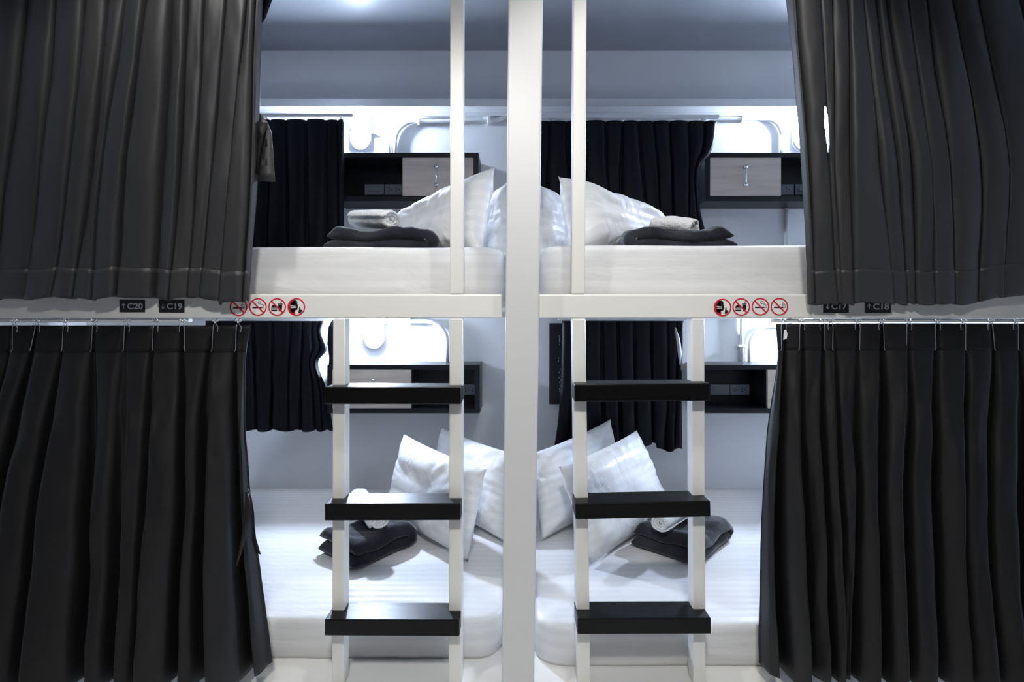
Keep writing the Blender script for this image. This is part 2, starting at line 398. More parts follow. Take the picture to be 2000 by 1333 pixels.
# ------------------------------------------------------------------ blankets and towels
def blanket(c, ang, L, Wd, th, z, label, seed, layers=3):
    """plush blanket folded in layers: a thick ribbon running to and fro, soft rims"""
    bm = NB(); t = th/layers; path = []; m = 26
    for k in range(layers):
        zc = t*(k+.5)
        xs = [-(L-t)/2*math.cos(PI*(i/m)) for i in range(m+1)]
        sh = .010*k
        if k % 2: xs = xs[::-1]
        for x in xs: path.append((x + (sh if x < 0 else -sh*.4), zc))
        if k < layers-1:
            sx = 1 if k % 2 == 0 else -1
            for a in (-60, -30, 0, 30, 60):
                path.append((sx*(L/2-t/2 - .003) + sx*t*.5*math.cos(math.radians(a)), zc+t/2+t/2*math.sin(math.radians(a))))
    P = [Vector((x, 0, z_)) for x, z_ in path]; nn = len(P); ny = 30
    R = Matrix.Rotation(math.radians(ang), 3, 'Z')
    top, bot = [], []
    for j in range(ny+1):
        v = math.sin(PI/2*(-1+2*j/ny)); ru = 1 if abs(v) < .8 else max(.12, (1-((abs(v)-.8)/.2)**2)**.5)
        a, b_ = [], []
        for i, p in enumerate(P):
            tg = (P[min(i+1, nn-1)]-P[max(i-1, 0)]).normalized(); nr = Vector((-tg.z, 0, tg.x))
            endr = 1.0
            de = min(abs((p-P[0]).x)+abs((p-P[0]).z), abs((p-P[-1]).x)+abs((p-P[-1]).z)); endr = max(.15, (1-(1-min(1, de/.03))**2)**.5)
            th_ = t*.53*ru*endr
            y = v*Wd/2*(1 - .02*abs(math.sin(p.x*20+seed)))
            ed = 1 - .25*((abs(p.x)/(L/2))**6) - .18*abs(v)**6
            for s, lst in ((1, a), (-1, b_)):
                q = p + nr*s*th_; q.y = y + .008*noise.noise(Vector((p.x*9, p.z*60, seed)))*abs(v)**3
                q.z = q.z*ed
                hz = q.z/th
                q.z += hz*.011*noise.noise(Vector((q.x*11, q.y*11, seed*3.1))) + hz*.009*noise.noise(Vector((q.x*26, q.y*20, seed)))
                q.z += hz*(-.016)*math.exp(-((q.x+.02)/.065)**2) + hz*.006*abs(noise.noise(Vector((q.x*5, q.y*7, seed+2))))
                q.x += .006*noise.noise(Vector((q.z*30, q.y*9, seed+9)))
                q.z = max(q.z, .0005)
                lst.append(bm.verts.new(R @ q + Vector((c[0], c[1], z))))
        top.append(a); bot.append(b_)
    for j in range(ny):
        for i in range(nn-1):
            bm.faces.new((top[j][i], top[j][i+1], top[j+1][i+1], top[j+1][i]))
            bm.faces.new((bot[j][i], bot[j+1][i], bot[j+1][i+1], bot[j][i+1]))
        for i in (0, nn-1): bm.faces.new((top[j][i], top[j+1][i], bot[j+1][i], bot[j][i]))
    for j in (0, ny):
        for i in range(nn-1): bm.faces.new((top[j][i], bot[j][i], bot[j][i+1], top[j][i+1]))
    o = obj('folded_blanket', bm, M['blanket'], smooth=True, loc=(c[0], c[1], z)); tag(o, label, 'blanket', 'charcoal folded blankets')
    return o
def towel(p0, p1, r, label, seed, droop=0.0):
    """rolled towel: spiral ribbon drawn along its axis; p0 is the end facing us"""
    bm = NB(); p0, p1 = Vector(p0), Vector(p1); ax = (p1-p0).normalized()
    side = ax.cross(Vector((0, 0, 1))).normalized(); up = side.cross(ax)
    turns = 3.4; ns = 84; th = r/turns*.80; nl = 22; L = (p1-p0).length
    rings = []
    for j in range(nl+1):
        s = j/nl; ring_o, ring_i = [], []
        for i in range(ns+1):
            f = i/ns; a = 2*PI*turns*f + seed
            rr = r*(.16 + .84*f)
            e = 1.0
            ee = min(s, 1-s)*L
            if ee < .012: e = 1 - .10*(1-ee/.012)**2
            wob = 1 + .07*noise.noise(Vector((math.cos(a)*1.3, s*3.2, seed))) + .05*noise.noise(Vector((math.cos(a)*3, s*7, seed+math.sin(a)*3)))
            for d, lst in ((0, ring_o), (-th*(1 if 0 < i < ns else .3), ring_i)):
                q = (rr*e*wob + d)
                off = side*math.cos(a)*q*1.06 + up*(math.sin(a)*q*(.93))
                tel = ax*(.010*(1-f)*(1 if s < .5 else -1)*(1 if (s < .12 or s > .88) else 0)) + ax*.006*noise.noise(Vector((a, seed, 1)))*(1 if s in (0, 1) else 0)
                bend = Vector((0, 0, -droop*(2*s-1)**2))
                lst.append(bm.verts.new(p0.lerp(p1, s) + off + tel + bend))
        rings.append((ring_o, ring_i))
    for j in range(nl):
        for i in range(ns):
            bm.faces.new((rings[j][0][i], rings[j][0][i+1], rings[j+1][0][i+1], rings[j+1][0][i]))
            bm.faces.new((rings[j][1][i], rings[j+1][1][i], rings[j+1][1][i+1], rings[j][1][i+1]))
        for i in (0, ns): bm.faces.new((rings[j][0][i], rings[j+1][0][i], rings[j+1][1][i], rings[j][1][i]))
    for j in (0, nl):
        for i in range(ns): bm.faces.new((rings[j][0][i], rings[j][1][i], rings[j][1][i+1], rings[j][0][i+1]))
    o = obj('rolled_towel', bm, M['towel'], smooth=True, loc=((p0+p1)/2)); tag(o, label, 'towel', 'white rolled towels')
    return o
UB = UZ1+.003
blanket(((744-1010)/F*1.66, 1.68), 2, .335, .22, .075, UB, 'charcoal folded blanket on the left upper mattress under a towel', 1.0, 2)
blanket(((1321-1010)/F*1.66, 1.68), 182, .335, .22, .070, UB+.003, 'charcoal folded blanket on the right upper mattress under a towel', 2.3, 2)
towel(W(766, 430, 1.61), W(694, 429, 1.80), .034, 'white towel roll on the left upper blanket, spiral end showing', 0.4)
towel(W(1276, 437, 1.72), W(1358, 442, 1.62), .031, 'white towel roll on the right upper blanket against the pillow', 2.0, .004)
blanket((-.545, 1.94), 50, .285, .225, .092, LZ+.004, 'charcoal folded blanket on the lower left mattress behind the ladder', 3.7, 2)
blanket((.602, 1.99), 48, .335, .255, .090, LZ+.004, 'charcoal folded blanket on the lower right mattress behind the ladder', 4.4, 2)
zt = LZ+.128
def atz(px, py, z): D = -(z-CZ)*F/(py-617); return W(px, py, D)
towel(atz(742, 1019, zt-.003), atz(700, 970, zt+.010), .041, 'white towel roll on the lower left blanket, partly behind the middle step', 1.2)
towel(atz(1287, 1023, zt+.002), atz(1350, 985, zt+.002), .035, 'white towel roll on the lower right blanket, spiral end showing under the middle step', 3.0)

# ------------------------------------------------------------------ wall shelves
SD = .178
def shelf(x0, z0, z1, door_first, door_w, label, sockets, wid=.664):
    x1 = x0+wid; y0 = WY-SD; t = thing('wall_shelf', ((x0+x1)/2, WY-SD/2, z0), label, 'shelf', 'black wall shelves')
    th = .023; b = NB()
    bx(b, x0, x1, y0, WY-.001, z0, z0+th, .0012); bx(b, x0, x1, y0, WY-.001, z1-th, z1, .0012)
    bx(b, x0, x0+th, y0+.0004, WY-.001, z0+th, z1-th); bx(b, x1-th, x1, y0+.0004, WY-.001, z0+th, z1-th)
    bx(b, x0+th, x1-th, WY-.022, WY-.012, z0+th, z1-th)
    dx0, dx1 = (x0+th, x0+th+door_w) if door_first else (x1-th-door_w, x1-th)
    mx = dx1 if door_first else dx0
    bx(b, mx-.006, mx+.006, y0+.02, WY-.022, z0+th, z1-th)
    obj('case', b, M['case'], t)
    b = NB(); bx(b, dx0+.001, dx1-.001, y0-.002, y0+.014, z0+th+.001, z1-th-.001, .001)
    d = obj('door', b, M['wood'], t)
    hx = (dx0+dx1)/2 - .006 + (.018 if wid > .69 else 0); hz = (z0+z1)/2
    b = NB()
    tube(b, [(hx, y0-.022, hz+.045), (hx, y0-.022, hz-.045)], .0035)
    for s in (1, -1):
        tube(b, [(hx, y0-.002, hz+s*.041), (hx, y0-.026, hz+s*.041)], [.006, .008])
    obj('handle', b, M['chrome'], d, True)
    # electrical plates on the back board of the open half
    for k, (cx, kind) in enumerate(sockets):
        yb = WY-.022; cz = z0+.088
        b = NB(); bx(b, cx-.047, cx+.047, yb-.008, yb, cz-.026, cz+.026, .002)
        pl = obj('switch_plate' if kind == 's' else 'socket_plate', b, M['plate'], t)
        b = NB()
        if kind == 's':
            bx(b, cx-.030, cx+.030, yb-.012, yb-.0085, cz-.008, cz+.012, .001); obj('rocker', b, M['plate'], pl)
        else:
            for s in (-1, 1):
                for (ax, az) in ((-.008, .006), (-.008, -.006), (.006, 0)):
                    flat(b, disc(cx+s*.018+ax, cz+az, .0028, 10), yb-.0088, yb-.0081)
            obj('socket_hole', b, M['dark'], pl)
    return t
shelf(-.841, CZ+.526, CZ+.749, False, .327, 'black wall shelf with pale wood door at its right, over the left upper bunk', [(-.695, 's'), (-.598, 'p')])
shelf(.862, CZ+.526, CZ+.749, True, .327, 'black wall shelf with pale wood door at its left, over the right upper bunk', [(1.30, 'p'), (1.40, 's')])
shelf(-.872, CZ-.449, CZ-.2255, True, .363, 'black wall shelf with pale wood door behind the top step, over the lower left bunk', [(-.32, 's'), (-.225, 'p')], .700)
shelf(.838, CZ-.449, CZ-.2255, False, .330, 'black wall shelf with open left half and two plates, over the lower right bunk', [(.988, 's'), (1.084, 'p')])
# narrow black panel beside the lower right window curtain
t = thing('wall_panel', (.165, WY-.02, CZ-.42), 'narrow black wall panel with a row of tiny slits, right of the post on the lower bunk wall', 'panel')
b = NB(); p0, p1 = W(1073, 790, 2.64), W(1112, 632, 2.64)
bx(b, p0.x, p1.x, 2.635, WY-.001, p0.z, p1.z, .002); obj('board', b, M['case'], t)
b = NB(); random.seed(3)
for yy in [657, 661, 665, 669, 673, 700, 706, 722, 728, 738, 743, 747, 754, 760, 764]:
    q = W(1092+random.uniform(-1, 2.5), yy, 2.634); bx(b, q.x-.0012, q.x+.0012, 2.6338, 2.635, q.z-.003, q.z+.003)
obj('slit', b, M['plastic'], t)  # white ticks painted in for light leaking through the slits

# ------------------------------------------------------------------ wall lamps
def stadium(cx, z0, z1, r, n=14):
    return [(cx+r*math.cos(math.radians(a)), z1-r+r*math.sin(math.radians(a))) for a in [180*i/n for i in range(n+1)]] + \
           [(cx+r*math.cos(math.radians(a)), z0+r+r*math.sin(math.radians(a))) for a in [180+180*i/n for i in range(n+1)]]
def lamp(cx, zb, label):
    """oval plate, its lower end at zb, with a glowing bulb near the top"""
    t = thing('wall_lamp', (cx, WY, zb+.1), label, 'lamp', 'white wall lamps')
    b = NB(); flat(b, stadium(cx, zb, zb+.205, .050), WY-.020, WY-.001)
    es = [e for e in b.edges if all(v.co.y < WY-.019 for v in e.verts)]
    bmesh.ops.bevel(b, geom=es, offset=.006, segments=2, affect='EDGES')
    obj('back_plate', b, M['plastic'], t)
    b = NB(); bz = zb+.150
    tube(b, [(cx, WY-.020, bz), (cx, WY-.034, bz)], .021, 20); obj('lamp_holder', b, M['plastic'], t)
    b = NB(); bmesh.ops.create_uvsphere(b, u_segments=24, v_segments=14, radius=.027, matrix=Matrix.Translation((cx, WY-.054, bz)) @ Matrix.Diagonal((1, .95, 1, 1)))
    obj('bulb', b, M['bulb'], t, True)
    return t
lamp(-.765, CZ+.805, 'glowing white wall lamp above the left upper shelf')
lamp(1.40, CZ+.805, 'glowing white wall lamp above the right upper shelf, mostly behind the curtain')
lamp(-.700, CZ-.166, 'glowing white wall lamp above the lower left shelf, just under the bunk beam')
lamp(1.395, CZ-.166, 'glowing white wall lamp above the lower right shelf, peeking over the black curtain')

# ------------------------------------------------------------------ conduit pipes
def conduit(pts, label, clips=(), r=.0095):
    y = WY-r-.003
    t = thing('conduit_pipe', (pts[0].x, WY, pts[0].z), label, 'pipe', 'white conduit pipes')
    P = [Vector((p.x, y, p.z)) for p in pts]
    b = NB(); tube(b, P, r, 12); obj('pipe', b, M['plastic'], t, True)
    for (x, z, ver) in clips:
        b = NB()
        if ver: bx(b, x-r-.010, x+r+.010, y-r-.002, WY-.001, z-.005, z+.005, .001)
        else: bx(b, x-.005, x+.005, y-r-.002, WY-.001, z-r-.010, z+r+.010, .001)
        obj('clip', b, M['plastic'], t)
def Z(py): return CZ+(617-py)/F*2.655
def X(px): return (px-1010)/F*2.655
ztop = CZ+.75
def V(x, z): return Vector((x, 0, z))
r_ = .10
conduit([V(X(772), ztop), V(X(772), Z(275))] + arc(X(772)+r_, Z(237)-r_, r_, 180, 90, 0, 10)[1:] + [V(X(950), Z(236)), V(X(975), Z(233)), V(X(990), Z(226)), V(X(1030), Z(222))],
        'white conduit rising from the left upper shelf and bending right towards the post', [(X(818), Z(237), 0), (X(955), Z(236), 0)])
conduit([V(X(759), ztop)] + arc(X(759)-.085, ztop+.065, .085, 0, 90, 0, 10) + [V(-.705, ztop+.150)],
        'white conduit bending left from the left upper shelf to the wall lamp')
conduit([V(X(1527), ztop), V(X(1527), Z(262))] + arc(X(1527)-.085, Z(231)-.085, .085, 0, 90, 0, 10) + [V(X(1250), Z(231)), V(X(1090), Z(229)), V(X(1075), Z(224)), V(X(1060), Z(217)), V(X(1040), Z(216))],
        'white conduit rising from the right upper shelf and running left over the window curtain', [(X(1380), Z(231), 0), (X(1450), Z(231), 0)])
conduit([V(X(1536), CZ+.5255), V(X(1536), CZ+.19)], 'white conduit running down the wall below the right upper shelf')
zl = CZ-.2250
conduit([V(X(873), zl), V(X(873), Z(672))] + arc(X(873)-.10, Z(628)-.10, .10, 0, 90, 0, 10)[1:] + [V(-.655, Z(628))],
        'white conduit bending left from the lower left shelf to the wall lamp', [(X(800), Z(628), 0)], .0105)
conduit([V(X(1449), zl), V(X(1449), CZ-.015)], 'straight white conduit above the lower right shelf', [(X(1449), Z(676), 1)], .0085)
conduit([V(X(1464), zl), V(X(1464), Z(676))] + arc(X(1464)+.10, Z(638)-.10, .10, 180, 90, 0, 10)[1:] + [V(1.344, Z(638))],
        'curved white conduit from the lower right shelf to the wall lamp', [], .0085)

# ------------------------------------------------------------------ curtains
def curtain(keys, D, pk, amp0, amp1, label, m, seed, hem_px=None, group=None, bulge=None, nper=26, nv=70, hole=None, name='curtain', ov=(.04, .15), tagcat=True, wr=.0025, botf=None, flatness=.75, gap=(.0, .16)):
    """keys: [(pixel row, [fold valleys left to right])...], hung at depth D; folds swell towards the corridor"""
    rnd = random.Random(seed); ncol = len(keys[0][1])-1
    fa = [rnd.uniform(.65, 1.15) for _ in range(ncol)]; fo = [rnd.uniform(*ov) for _ in range(ncol)]
    fo[0] = fo[-1] = 0.0; fg = [rnd.uniform(*gap) for _ in range(ncol)]; fp = [min(.9, max(.1, pk + rnd.uniform(-.12, .12))) for _ in range(ncol)]
    vd = [0.0]+[rnd.uniform(-.012, .012) for _ in range(ncol-1)]+[0.0]
    y0, y1 = keys[0][0], keys[-1][0]
    def rowx(y):
        K = len(keys); k = 0
        while k < K-2 and y > keys[k+1][0]: k += 1
        ya, yb = keys[k][0], keys[k+1][0]; t = max(0, min(1, (y-ya)/(yb-ya))); out = []
        for i in range(len(keys[0][1])):
            p0, p1 = keys[k][1][i], keys[k+1][1][i]; sl = (p1-p0)/(yb-ya)
            s0 = sl if k == 0 else .5*(sl + (p0-keys[k-1][1][i])/(ya-keys[k-1][0]))
            s1 = sl if k == K-2 else .5*(sl + (keys[k+2][1][i]-p1)/(keys[k+2][0]-yb))
            h = yb-ya
            out.append((2*t**3-3*t*t+1)*p0 + (t**3-2*t*t+t)*h*s0 + (-2*t**3+3*t*t)*p1 + (t**3-t*t)*h*s1)
        return out
    def sm(x): return math.sin(max(0, min(1, x))*PI/2)
    bm = NB(); grid = []
    for j in range(nv+1):
        v = j/nv
        row = []
        for c in range(ncol):
            for i in range(nper + (1 if c == ncol-1 else 0)):
                tt = i/nper; u = (c+tt)/ncol
                bot = botf(u) if botf else y1
                y = y0 + (bot-y0)*v
                yk = y0 + (y1-y0)*v
                xs = rowx(yk); a, b_ = xs[c], xs[c+1]
                p = fp[c]
                s = sm(tt/p) if tt < p else sm((1-tt)/(1-p))
                g_ = fg[c]*min(1, v*4); e_ = max(0, min(1, (tt-g_*.6)/.17, (1-tt-g_)/.17)); pl_ = math.sin(e_*PI/2)**.8
                s = flatness*pl_*(.62+.38*s) + (1-flatness)*s**.85
                amp = (amp0 + (amp1-amp0)*min(1, v*1.1)) * fa[c] * min(1.25, .45+abs(b_-a)/70)
                d = amp*s
                va = vd[c]*(1-tt) + vd[c+1]*tt
                x = a + (b_-a)*tt - fo[c]*(b_-a)*math.sin(2*PI*tt)*min(1, v*3)
                wv = wr*noise.noise(Vector((u*ncol*1.7, v*5+seed, seed)))*3*min(1, v*4) + wr*.8*noise.noise(Vector((u*ncol*4, v*14, seed+5)))*min(1, v*4)
                bl = bulge(u, v) if bulge else 0
                P = W(x, y, D); P.x *= (D-bl)/D; P.y = D - d + amp*.4 + va*v - bl + wv
                row.append(bm.verts.new(P))
        grid.append(row)
    n = len(grid[0])
    for j in range(nv):
        for i in range(n-1):
            q = (grid[j][i], grid[j][i+1], grid[j+1][i+1], grid[j+1][i])
            if hole:
                cx = sum(v_.co.x for v_ in q)/4; cy = sum(v_.co.y for v_ in q)/4; cz = sum(v_.co.z for v_ in q)/4
                px, py = 1010+cx/cy*F, 617-(cz-CZ)/cy*F
                if hole(px, py): continue
            bm.faces.new(q)
    info = [[v_.co.copy() for v_ in r] for r in grid]
    return bm, info
def place_curtain(bm, info, label, m, group, cat='curtain'):
    c = info[0][len(info[0])//2]
    t = thing('curtain', (c.x, c.y, c.z), label, cat, group)
    o = obj('drape', bm, m, t, True)
    s = o.modifiers.new('thickness', 'SOLIDIFY'); s.thickness = .0012; s.offset = 0
    return t, o
def strip(info, j0, j1, off, name, m, t, d=None):
    """a band of the drape between two of its rows, lying just in front (hem or header)"""
    bm = NB(); rows = []
    for j in range(j0, j1+1):
        r = []
        R_ = info[j]
        for i, p in enumerate(R_):
            tg = (R_[min(i+1, len(R_)-1)] - R_[max(i-1, 0)]); nr = Vector((tg.y, -tg.x, 0)).normalized()
            r.append(bm.verts.new(p + nr*off))
        rows.append(r)
    for a, b_ in zip(rows, rows[1:]):
        for i in range(len(a)-1): bm.faces.new((a[i], a[i+1], b_[i+1], b_[i]))
    o = obj(name, bm, m, t, True); s = o.modifiers.new('thickness', 'SOLIDIFY'); s.thickness = .001; s.offset = 0
    return o
def hook(t, px, lean, D, ytop, ytip, ytape):
    """roller glider with a long wire hook"""
    b = NB()
    e = W(px, ytop, D)
    for s in (-1, 1):
        bmesh.ops.create_uvsphere(b, u_segments=10, v_segments=6, radius=.0042, matrix=Matrix.Translation(e+Vector((s*.0055, 0, -.004))))
    tube(b, [W(px, ytop+3, D), W(px, ytop+9, D)], .0028, 8)
    g = obj('glider', b, M['chrome'], t, True)
    b = NB(); k = 5*(1 if lean >= 0 else -1); s = -1 if lean <= 0 else 1
    a = [W(px-s*5, ytape+13, D), W(px-s*6, ytape+4, D), W(px-s*2, ytape-3, D), W(px+s*3, ytape-1, D), W(px+s*4, ytape+8, D), W(px+s*3+lean*.5, ytape+28, D), W(px+s*2+lean, ytip-3, D), W(px+s*4+lean, ytip, D)]
    tube(b, a, .0010, 7); obj('hook_wire', b, M['wire'], g, True)

def curtain_track(x0, x1, y, z0, z1, label, hang=None):
    b = NB(); bx(b, x0, x1, y-.009, y+.009, z0, z1, .0015)
    o = obj('curtain_track', b, M['plastic'], loc=((x0+x1)/2, y, z0)); tag(o, label, 'curtain track', 'curtain tracks'); return o

# front, upper left
UT = -300
kUL = [(UT, [-60, 0, 45, 95, 150, 200, 240, 285, 320, 362, 400, 430, 462, 492, 520, 528]),
       (0,  [-120, -45, 8, 65, 122, 180, 220, 256, 295, 345, 376, 405, 448, 487, 503, 511]),
       (373, [-190, -110, -40, 12, 80, 142, 180, 203, 248, 320, 354, 385, 415, 450, 488, 498]),
       (592, [-225, -140, -70, -15, 50, 110, 150, 188, 232, 303, 335, 368, 392, 432, 474, 483])]
botL = lambda u: 583 + 2.5*math.sin(u*31) + 2*math.sin(u*67+1) + (8 if u > .86 else 0)
bm, inf = curtain(kUL, 1.345, .5, .055, .024, '', None, 11, gap=(0, .10), flatness=.85, ov=(.06, .2), botf=botL, nv=90, bulge=lambda u, v: .02*math.sin(v*2.5) - .040*v**3, wr=.0022)
tUL, _ = place_curtain(bm, inf, 'long charcoal curtain over the left upper bunk, overlapping the beam', M['curtain'], 'front bunk curtains')
strip(inf, 84, 90, .0016, 'hem', M['curtain'], tUL)
# tie strap folded out at its inner edge
b = NB(); Dk = 1.345
def ribbon(b, pts, hw, th=.0016):
    """flat cloth band through points (centre) with half width vectors"""
    rows = []
    for p, h in zip(pts, hw):
        rows.append([b.verts.new(p-h), b.verts.new(p+h), b.verts.new(p+h+Vector((0, th, 0))), b.verts.new(p-h+Vector((0, th, 0)))])
    for a, c in zip(rows, rows[1:]):
        for k in range(4): b.faces.new((a[k], a[(k+1) % 4], c[(k+1) % 4], c[k]))
    b.faces.new(rows[0]); b.faces.new(rows[-1][::-1])
def pw(ax, ay, bx_, by_, D0=1.352, D1=1.352):
    a, c = W(ax, ay, D0), W(bx_, by_, D1); return (a+c)/2, (c-a)/2
R1 = [pw(500, 222, 506, 220), pw(498, 236, 522, 238, 1.352, 1.346), pw(500, 262, 530, 258, 1.352, 1.342), pw(500, 300, 533, 298, 1.350, 1.345), pw(499, 335, 536, 338), pw(498, 353, 537, 355)]
ribbon(b, [p for p, h in R1], [h for p, h in R1]); obj('tie_strap', b, M['curtain'], tUL, True)
b = NB(); R1 = [pw(502, 238, 523, 240, 1.341, 1.338), pw(504, 262, 514, 268, 1.338, 1.332), pw(499, 300, 508, 302, 1.341, 1.34), pw(497, 338, 503, 340, 1.342, 1.342)]
ribbon(b, [p for p, h in R1], [h for p, h in R1]); obj('tie_strap', b, M['header'], tUL, True)
# turned-back corner of the same curtain near the top of the view
b = NB(); R1 = [pw(508, -120, 560, -120, 1.38, 1.40), pw(507, 0, 531, 0, 1.38, 1.40), pw(508, 34, 519, 34, 1.38, 1.39), pw(509, 45, 512, 44, 1.38, 1.385)]
ribbon(b, [p for p, h in R1], [h for p, h in R1]); obj('turned_corner', b, M['curtain_back'], tUL, True)

# front, upper right
kUR = [(UT, [1524, 1534, 1562, 1590, 1615, 1640, 1668, 1700, 1730, 1765, 1800, 1850, 1900, 1960]),
       (0,  [1541, 1550, 1592, 1618, 1650, 1678, 1705, 1728, 1765, 1800, 1850, 1900, 1975, 2060]),
       (333, [1569, 1580, 1615, 1626, 1656, 1717, 1752, 1783, 1812, 1850, 1914, 1966, 2050, 2140]),
       (595, [1581, 1592, 1632, 1640, 1662, 1745, 1773, 1790, 1822, 1862, 1912, 1958, 2060, 2160])]
def botR(u):
    return 594 - 1.5*math.sin(u*40) + 2*math.sin(u*90) - (30*max(0, u-.72)/.28)
def slit(px, py):
    t = (py-203)/(296-203)
    if not 0 < t < 1: return False
    cx = 1611 + 7*t; hw = 5.2*math.sin(PI*t)**.6*(1-.25*t)
    return abs(px-cx) < hw
bm, inf = curtain(kUR, 1.345, .5, .055, .024, '', None, 23, gap=(0, .12), flatness=.8, ov=(.06, .2), botf=botR, nv=150, bulge=lambda u, v: .025*math.sin(v*2.4)*(1-u*.4) - .042*v**3, hole=slit, wr=.0022)
tUR, _ = place_curtain(bm, inf, 'long charcoal curtain over the right upper bunk, overlapping the beam', M['curtain'], 'front bunk curtains')
strip(inf, 139, 150, .0016, 'hem', M['curtain'], tUR)
curtain_track(XL+.01, W(560, 0, 1.345).x, 1.345, W(0, UT, 1.345).z+.002, W(0, UT, 1.345).z+.02, 'white curtain track under the ceiling over the left upper bunk')
curtain_track(W(1510, 0, 1.345).x, XR-.01, 1.345, W(0, UT, 1.345).z+.002, W(0, UT, 1.345).z+.02, 'white curtain track under the ceiling over the right upper bunk')

# front, lower left
kLL = [(636, [-110, -70, -20, 22, 72, 127, 184, 247, 303, 356, 420, 465, 488]),
       (690, [-110, -70, -22, 20, 66, 124, 182, 246, 302, 358, 414, 462, 480]),
       (840, [-160, -105, -50, -5, 40, 105, 180, 250, 303, 362, 412, 466, 479]),
       (980, [-190, -120, -60, -14, 20, 90, 180, 249, 300, 364, 414, 470, 486]),
       (1160, [-210, -130, -70, -20, 8, 80, 178, 248, 298, 362, 420, 486, 507]),
       (1300, [-230, -150, -80, -30, 0, 70, 176, 248, 296, 358, 432, 500, 524])]
def bLL(u, v): return .075*v*v*(1-u) + .012*v*v
bm, inf = curtain(kLL, 1.40, .22, .012, .10, '', None, 5, gap=(.08, .3), nv=90, bulge=bLL, wr=.0028, ov=(.02, .12))
# the drape's lower rows keep above the floor
tLL, _ = place_curtain(bm, inf, 'black lower curtain on the left under the beam, hooked to its track', M['curtain_shaded'], 'front bunk curtains')
strip(inf, 0, 7, .0016, 'header_tape', M['header'], tLL)
for px, ln in ((-30, -8), (28, -2), (72, -11), (127, -4), (184, -4), (247, -4), (303, -3), (356, 2), (420, -4), (465, -3)):
    hook(tLL, px, ln, 1.383, 622.5, 687, 636)
b = NB()
R1 = [pw(482, 958, 485, 956, 1.345, 1.345), pw(488, 975, 491, 973, 1.34, 1.34), pw(493, 1005, 496, 1003, 1.335, 1.335), pw(494, 1030, 497, 1029, 1.335, 1.335), pw(492, 1056, 500, 1054, 1.335, 1.335), pw(499, 1080, 509, 1084, 1.335, 1.335)]
ribbon(b, [p for p, h in R1], [h for p, h in R1]); obj('tie_strap', b, M['header'], tLL, True)
b = NB()
R1 = [pw(479, 962, 483, 960, 1.335, 1.335), pw(478, 990, 491, 988, 1.33, 1.33), pw(477, 1012, 491, 1004, 1.33, 1.33), pw(472, 1045, 482, 1040, 1.33, 1.33), pw(465, 1085, 471, 1083, 1.33, 1.33), pw(460, 1108, 462, 1106, 1.335, 1.335)]
ribbon(b, [p for p, h in R1], [h for p, h in R1]); obj('tie_strap', b, M['curtain_shaded'], tLL, True)
curtain_track(XL+.01, W(375, 0, 1.425).x, 1.418, ZB0-.0105, ZB0-.0005, 'slim curtain track under the left bunk beam')

# front, lower right
kLR = [(632, [1517, 1532, 1566, 1607, 1625, 1676, 1722, 1775, 1831, 1882, 1935, 1985, 2040, 2100]),
       (688, [1520, 1530, 1566, 1606, 1630, 1672, 1720, 1772, 1828, 1884, 1938, 1988, 2045, 2105]),
       (800, [1508, 1524, 1564, 1602, 1632, 1667, 1722, 1772, 1822, 1880, 1930, 1995, 2060, 2120]),
       (950, [1494, 1514, 1570, 1606, 1636, 1670, 1716, 1760, 1820, 1872, 1918, 1990, 2060, 2130]),
       (1120, [1491, 1512, 1574, 1610, 1640, 1660, 1712, 1756, 1820, 1868, 1915, 1985, 2060, 2130]),
       (1302, [1491, 1520, 1575, 1612, 1638, 1650, 1708, 1754, 1820, 1870, 1925, 1990, 2060, 2130])]
def bLR(u, v): return .02*v*v + .03*v*v*u
def botLR(u): return 1299
bm, inf = curtain(kLR, 1.40, .80, .012, .10, '', None, 8, gap=(.08, .3), nv=90, bulge=bLR, wr=.0028, ov=(.02, .12), botf=botLR)
tLR, _ = place_curtain(bm, inf, 'black lower curtain on the right under the beam, hooked to its track', M['curtain_shaded'], 'front bunk curtains')
strip(inf, 0, 7, .0016, 'header_tape', M['header'], tLR)
for px, ln in ((1530, -1), (1566, -3), (1607, 2), (1623, 1), (1676, 1), (1722, 3), (1775, -3), (1831, -1), (1882, 2), (1935, 6), (1985, 2)):
    hook(tLR, px, ln, 1.383, 622.5, 685, 632)
b = NB(); q = W(1533, 655, 1.372); flat(b, [(q.x-.004, q.z-.012), (q.x+.004, q.z-.009), (q.x+.006, q.z+.002), (q.x+.003, q.z+.014), (q.x-.002, q.z+.013)], 1.371, 1.372)
obj('care_label', b, M['plastic'], tLR)
curtain_track(W(1505, 0, 1.425).x, XR-.01, 1.418, ZB0-.0105, ZB0-.0005, 'slim curtain track under the right bunk beam')

